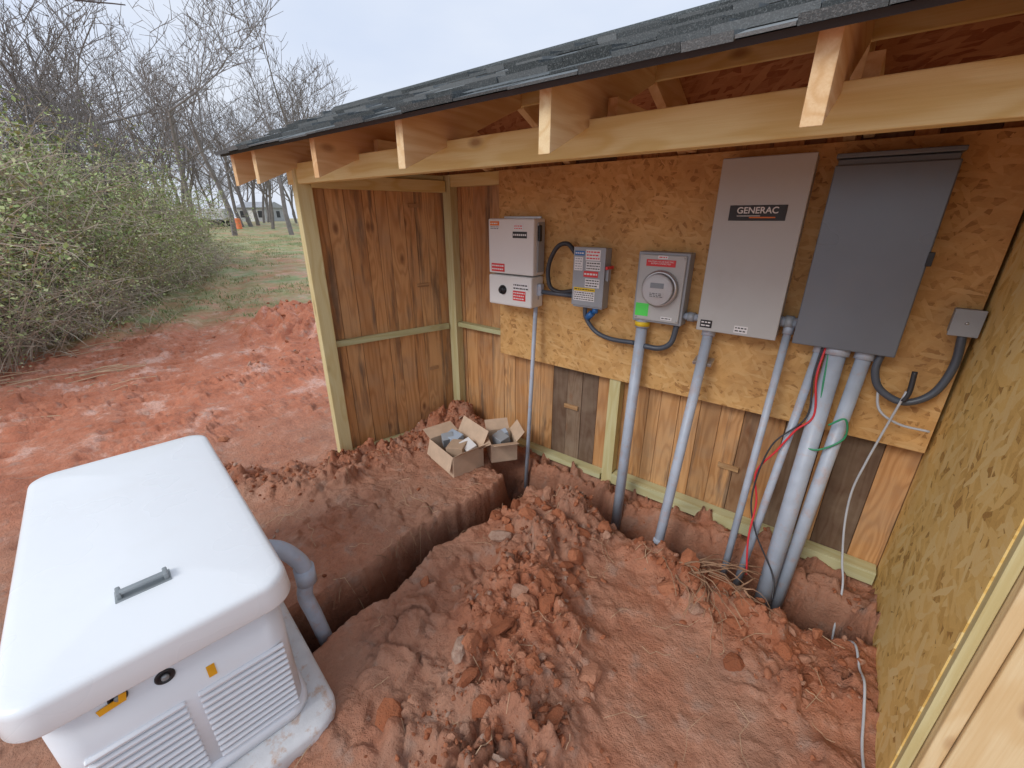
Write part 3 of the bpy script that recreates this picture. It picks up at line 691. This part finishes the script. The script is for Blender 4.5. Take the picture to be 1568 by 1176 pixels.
# ------------------------------------------------------------------ vegetation
def tree_mesh(name, seed, H, rtrunk, depth=5, minr=.012, spread=.7):
    rg = random.Random(seed); V, F = [], []
    def grow(p, d, r_, L, lv):
        n = 4 if lv > 1 else 3; pts = [p]; rads = [r_]; q = p.copy(); dd = d.copy()
        for i in range(n):
            dd = (dd + Vector((rg.gauss(0, .14), rg.gauss(0, .14), rg.gauss(.05, .1)))).normalized()
            q = q + dd * (L / n); pts.append(q.copy()); rads.append(max(minr * .6, r_ * (1 - .55 * (i + 1) / n)))
            if lv > 0 and (i >= 1 or lv < depth):
                for _ in range(rg.choice([1, 1, 2]) if lv < depth else rg.choice([1, 2, 2])):
                    side = Vector((rg.gauss(0, 1), rg.gauss(0, 1), rg.gauss(.25, .5))).normalized()
                    nd = (dd * (1 - spread * .45) + side * spread).normalized()
                    grow(q.copy(), nd, max(minr, rads[-1] * rg.uniform(.45, .7)), L * rg.uniform(.42, .68), lv - 1)
        tubegeo(pts, rads, 5 if lv >= depth - 1 else 3, V, F, cap=False)
    grow(Vector((0, 0, -.3)), Vector((0, 0, 1)), rtrunk, H * .62, depth)
    me = bpy.data.meshes.new(name); me.from_pydata(V, [], F); me.materials.append(M['bark']); me.update(); return me
TM = [tree_mesh('bare_tree_mesh', s_, 9.5, .16, 4, .014) for s_ in (3, 9, 14)]
def inst(name, me, loc, rz_, s_, par=None):
    o = bpy.data.objects.new(name, me); o.location = loc; o.rotation_euler = (0, 0, rz_); o.scale = (s_, s_, s_ * R.uniform(.95, 1.15)); COL.objects.link(o); o.parent = par; return o
for (x_, y_, s_) in ((-17.5, 1.2, .75), (-19, 3.2, .8), (-23, 4.0, .95), (-27, 6.6, 1.05), (-31, 9.8, 1.1), (-36, 13.2, 1.25), (-14, -.4, .7), (-37, 20.5, 1.4), (-34, 16.4, 1.2), (-42, 22., 1.5), (-16, 2.4, .62), (-22, 1.0, 1.)):
    inst('bare_tree', R.choice(TM), (x_, y_, gz(x_, y_)), R.uniform(0, 6), s_)
far = empty('distant_treeline')
for i in range(60):
    a = R.uniform(.0, .62); d = R.uniform(46, 100)
    x_, y_ = -d * math.cos(a), d * math.sin(a) - 2
    inst('tree', R.choice(TM), (x_, y_, gz(x_, y_)), R.uniform(0, 6), R.uniform(.8, 1.4), far)
V, F = [], []
rg = random.Random(21)
tubegeo(spline([(-13.4, -2.2, 0), (-13.2, -2.0, 2.5), (-12.6, -1.2, 4.6), (-11.6, .0, 5.45), (-10.4, 1.2, 5.2), (-9.5, 1.95, 4.85), (-8.8, 2.5, 4.75)], 5), [.15 * (1 - i / 31) ** 1.7 + .007 for i in range(31)], 7, V, F)
def limb(p, d, r_, L, lv):
    pts = [p]; rads = [r_]; q = p.copy(); dd = d.copy()
    for i in range(4):
        dd = (dd + Vector((rg.gauss(0, .2), rg.gauss(0, .2), rg.gauss(0, .14)))).normalized(); q = q + dd * L / 4; pts.append(q.copy()); rads.append(max(.003, r_ * (1 - .2 * (i + 1))))
        if lv > 0: limb(q.copy(), (dd + Vector((rg.gauss(0, .6), rg.gauss(0, .6), rg.gauss(0, .4)))).normalized(), max(.004, rads[-1] * .6), L * .6, lv - 1)
    tubegeo(pts, rads, 4, V, F, cap=False)
for p in ((-12.6, -1.2, 4.6), (-11.6, .0, 5.45), (-10.9, .7, 5.35), (-10.4, 1.2, 5.2), (-9.9, 1.6, 5.02), (-9.5, 1.95, 4.85)):
    for _ in range(2): limb(Vector(p), Vector((rg.uniform(.0, .8), rg.uniform(-.4, .5), rg.uniform(-.2, .4))).normalized(), .012, rg.uniform(.6, 1.1), 2)
M['bark2'] = m_plain('dark_limb_bark', (.10, .085, .08), .9)
mobj('bare_tree', V, F, M['bark2'])
def shrub_mesh(seed, H=2.6, leafy=.5, stems=75, droop=.22):
    rg = random.Random(seed); V, F, RN, mi = [], [], [], []
    for s_ in range(stems):
        a = rg.uniform(0, 6.28); r0 = rg.uniform(0, .7); p = Vector((math.cos(a) * r0, math.sin(a) * r0, -.1))
        d = Vector((math.cos(a) * rg.uniform(.1, .8), math.sin(a) * rg.uniform(.1, .8), 1)).normalized(); L = H * rg.uniform(.6, 1.3); n = 7; pts = [p]
        gtip = rg.uniform(.4, 1.6) * droop
        for i in range(n):
            d = (d + Vector((rg.gauss(0, .13), rg.gauss(0, .13), -gtip * i / n))).normalized(); pts.append(pts[-1] + d * L / n)
        tubegeo(pts, [.012 * (1 - .1 * i) for i in range(n + 1)], 3, V, F, cap=False)
        for i in range(2, n + 1):
            for _ in range(2):
                q = pts[i]; dd = (Vector((rg.gauss(0, 1), rg.gauss(0, 1), rg.gauss(.0, .6)))).normalized(); l = rg.uniform(.2, .65)
                tw = [q, q + dd * l * .5, q + dd * l + Vector((0, 0, -.12 * l))]
                tubegeo(tw, [.006, .005, .003], 3, V, F, cap=False)
                nl = rg.randint(6, 14) if rg.random() < leafy * (.30 + .85 * min(1, q.z / H)) else 0
                for _l in range(nl):
                    c = tw[1].lerp(tw[2], rg.random()) + Vector((rg.gauss(0, .07), rg.gauss(0, .07), rg.gauss(0, .07)))
                    u = Vector((rg.gauss(0, 1), rg.gauss(0, 1), rg.gauss(0, 1))).normalized(); w = u.orthogonal().normalized(); sz = rg.uniform(.016, .036)
                    while len(mi) < len(F): mi.append(0)
                    while len(RN) < len(V): RN.append(.5)
                    b = len(V); V += [tuple(c - u * sz), tuple(c + w * sz * .6), tuple(c + u * sz), tuple(c - w * sz * .6)]; RN += [rg.random()] * 4
                    F.append((b, b + 1, b + 2, b + 3)); mi.append(1)
    while len(mi) < len(F): mi.append(0)
    while len(RN) < len(V): RN.append(.5)
    me = bpy.data.meshes.new('shrub_mesh'); me.from_pydata(V, [], F); me.materials.append(M['twig']); me.materials.append(M['leaf'])
    me.polygons.foreach_set('material_index', mi); at = me.attributes.new('rnd', 'FLOAT', 'POINT'); at.data.foreach_set('value', np.array(RN, dtype=np.float32)); me.update(); return me
SM = [shrub_mesh(1, 2.6, 1.), shrub_mesh(2, 2.9, .7), shrub_mesh(3, 2.2, 1.), shrub_mesh(4, 1.7, .12, 60, .5)]
th = empty('shrub_thicket')
line = [(-8.6, -2.0), (-9.6, -.2), (-11.6, 1.2), (-14.5, 2.6), (-18, 4.6), (-22, 6.6)]
for i, ((ax_, ay_), (bx_, by_)) in enumerate(zip(line, line[1:])):
    L = math.hypot(bx_ - ax_, by_ - ay_); nrm = Vector((-(by_ - ay_), bx_ - ax_)).normalized()
    if nrm.y > 0: nrm = -nrm
    nj = int(L / 1.0) + 1
    for j in range(nj):
        for row in range(3):
            t = (j + R.random() * .9) / nj
            off = row * 1.3 + R.uniform(-.3, .3); x_ = ax_ + (bx_ - ax_) * t + nrm.x * off; y_ = ay_ + (by_ - ay_) * t + nrm.y * off
            me_ = SM[3] if (row == 0 and R.random() < .6) else R.choice(SM[:3])
            inst('shrub', me_, (x_, y_, gz(x_, y_) - .05), R.uniform(0, 6), R.uniform(.7, 1.05) + .24 * row - .02 * i, th)
V, F, RN = [], [], []
P = rs.uniform(0, 1, (22000, 2)); gxx = -9 - P[:, 0] * 26; gyy = P[:, 1] * 16 - .5
zg, _, _, gg = terrain(gxx, gyy); cl = fbm(gxx * .8, gyy * .8, 3, 91) + .5
for i in range(len(gxx)):
    if gg[i] < .25 or cl[i] < .49: continue
    for _ in range(2):
        a = R.uniform(0, 6.28); h = R.uniform(.03, .10); w = .014; x_, y_ = gxx[i] + R.gauss(0, .06), gyy[i] + R.gauss(0, .06); b = len(V)
        V += [(x_ - w * math.cos(a), y_ - w * math.sin(a), zg[i] - .01), (x_ + w * math.cos(a), y_ + w * math.sin(a), zg[i] - .01), (x_ + R.gauss(0, .03), y_ + R.gauss(0, .03), zg[i] + h)]
        F.append((b, b + 1, b + 2)); RN += [R.random()] * 3
mobj('grass', V, F, M['grass'], rnd=RN)
V, F = [], []
for i in range(45):
    x_, y_ = R.uniform(-9.8, -6.5), R.uniform(-1.2, 1.0); a = R.uniform(-.5, .6) + 1.2; L = R.uniform(.15, .8); r_ = R.uniform(.003, .010)
    tubegeo([(x_, y_, gz(x_, y_) + r_), (x_ + math.cos(a) * L / 2, y_ + math.sin(a) * L / 2, gz(x_, y_) + .03 + r_), (x_ + math.cos(a) * L, y_ + math.sin(a) * L, gz(x_, y_) + r_ + .02)], r_, 5, V, F)
mobj('fallen_sticks', V, F, M['straw'])

M['hw'] = m_plain('weathered_siding', (.46, .47, .48), .8); M['hr'] = m_plain('metal_roof', (.42, .43, .45), .5); M['bar'] = m_plain('orange_barrel_plastic', (.85, .22, .07), .5)
hx, hy = -88., 37.5; hz = gz(hx, hy) - .3
ho = empty('farm_house', (hx, hy, hz), rad(28))
box('walls', ho, (0, 0, 1.3), (5.5, 5, 2.6), M['hw'], bev=0)
mobj('roof', [(-3.1, -2.9, 2.6), (3.1, -2.9, 2.6), (3.1, 2.9, 2.6), (-3.1, 2.9, 2.6), (-3.1, 0, 3.6), (3.1, 0, 3.6)], [(0, 1, 5, 4), (2, 3, 4, 5), (0, 4, 3), (1, 2, 5), (0, 3, 2, 1)], M['hr'], ho)
for yy in (-1.4, .9): box('window', ho, (2.76, yy, 1.5), (.05, .9, 1.1), M['dark'], bev=0)
for xx in (-1.8, 1.8): box('window', ho, (xx, -2.51, 1.5), (.9, .05, 1.1), M['dark'], bev=0)
box('door', ho, (0, -2.51, 1.05), (1, .05, 2.1), M['whitep'], bev=0)
bxx, byy = -44, 16.6
lathe('traffic_barrel', None, [(.29, 0), (.29, .08), (.27, .1), (.26, .45), (.25, .47), (.24, .8), (.23, .88), (.18, .92), (0, .92)], M['bar'], (bxx, byy, gz(bxx, byy)), n=20)
vx_, vy_ = -50, 17.3
vh = empty('utility_trailer', (vx_, vy_, gz(vx_, vy_)), rad(35))
box('cargo_box', vh, (0, 0, 1.1), (2.0, 1.3, 1.0), M['whitep'], bev=.05); box('tongue', vh, (1.5, 0, .55), (1.1, .1, .1), M['dark'])
for sx in (-.5, .5):
    for sy in (-1, 1): lathe('wheel', vh, [(.3, 0), (.32, .03), (.32, .17), (.3, .2), (0, .2)], M['dark'], (sx * .8, sy * .75 + .1, .32), RY90, 18)

# ------------------------------------------------------------------ light, sky, camera
w = bpy.data.worlds.new('World'); scene.world = w; w.use_nodes = True; nt = w.node_tree
bg = nt.nodes['Background']; sky = nt.nodes.new('ShaderNodeTexSky'); sky.sky_type = 'NISHITA'; sky.sun_disc = False
sky.sun_elevation = rad(42); sky.sun_rotation = rad(192); sky.dust_density = 3.
tc = nt.nodes.new('ShaderNodeTexCoord'); no = nt.nodes.new('ShaderNodeTexNoise'); no.inputs['Scale'].default_value = 2.2; no.inputs['Detail'].default_value = 4
mp = nt.nodes.new('ShaderNodeMapping'); mp.inputs['Scale'].default_value = (1, 1, 3); nt.links.new(tc.outputs['Generated'], mp.inputs[0]); nt.links.new(mp.outputs[0], no.inputs[0])
cr = nt.nodes.new('ShaderNodeValToRGB'); nt.links.new(no.outputs[0], cr.inputs[0])
cr.color_ramp.elements[0].position = .3; cr.color_ramp.elements[0].color = (.58, .65, .79, 1); cr.color_ramp.elements[1].position = .7; cr.color_ramp.elements[1].color = (.70, .745, .83, 1)
sc = nt.nodes.new('ShaderNodeVectorMath'); sc.operation = 'SCALE'; sc.inputs['Scale'].default_value = 8.3; nt.links.new(cr.outputs[0], sc.inputs[0])
mx = nt.nodes.new('ShaderNodeMix'); mx.data_type = 'RGBA'; mx.inputs[0].default_value = .9
nt.links.new(sky.outputs[0], mx.inputs[6]); nt.links.new(sc.outputs[0], mx.inputs[7]); nt.links.new(mx.outputs[2], bg.inputs[0]); bg.inputs[1].default_value = .15
sl = bpy.data.lights.new('sun', 'SUN'); sl.energy = 1.5; sl.angle = rad(24); sl.color = (1, .98, .95)
so = bpy.data.objects.new('sun', sl); so.rotation_euler = (rad(52), 0, rad(-12)); so.location = (0, 0, 10); COL.objects.link(so)
cam = bpy.data.cameras.new('camera'); cam.lens = 14.92; cam.sensor_width = 36; cam.clip_end = 2000; cam.clip_start = .02
co_ = bpy.data.objects.new('camera', cam); co_.location = (0, 0, 2); co_.rotation_euler = (rad(90 - 21.4), 0, rad(38.2)); COL.objects.link(co_)
scene.camera = co_
scene.view_settings.view_transform = 'Standard'; scene.view_settings.look = 'None'; scene.view_settings.exposure = 0
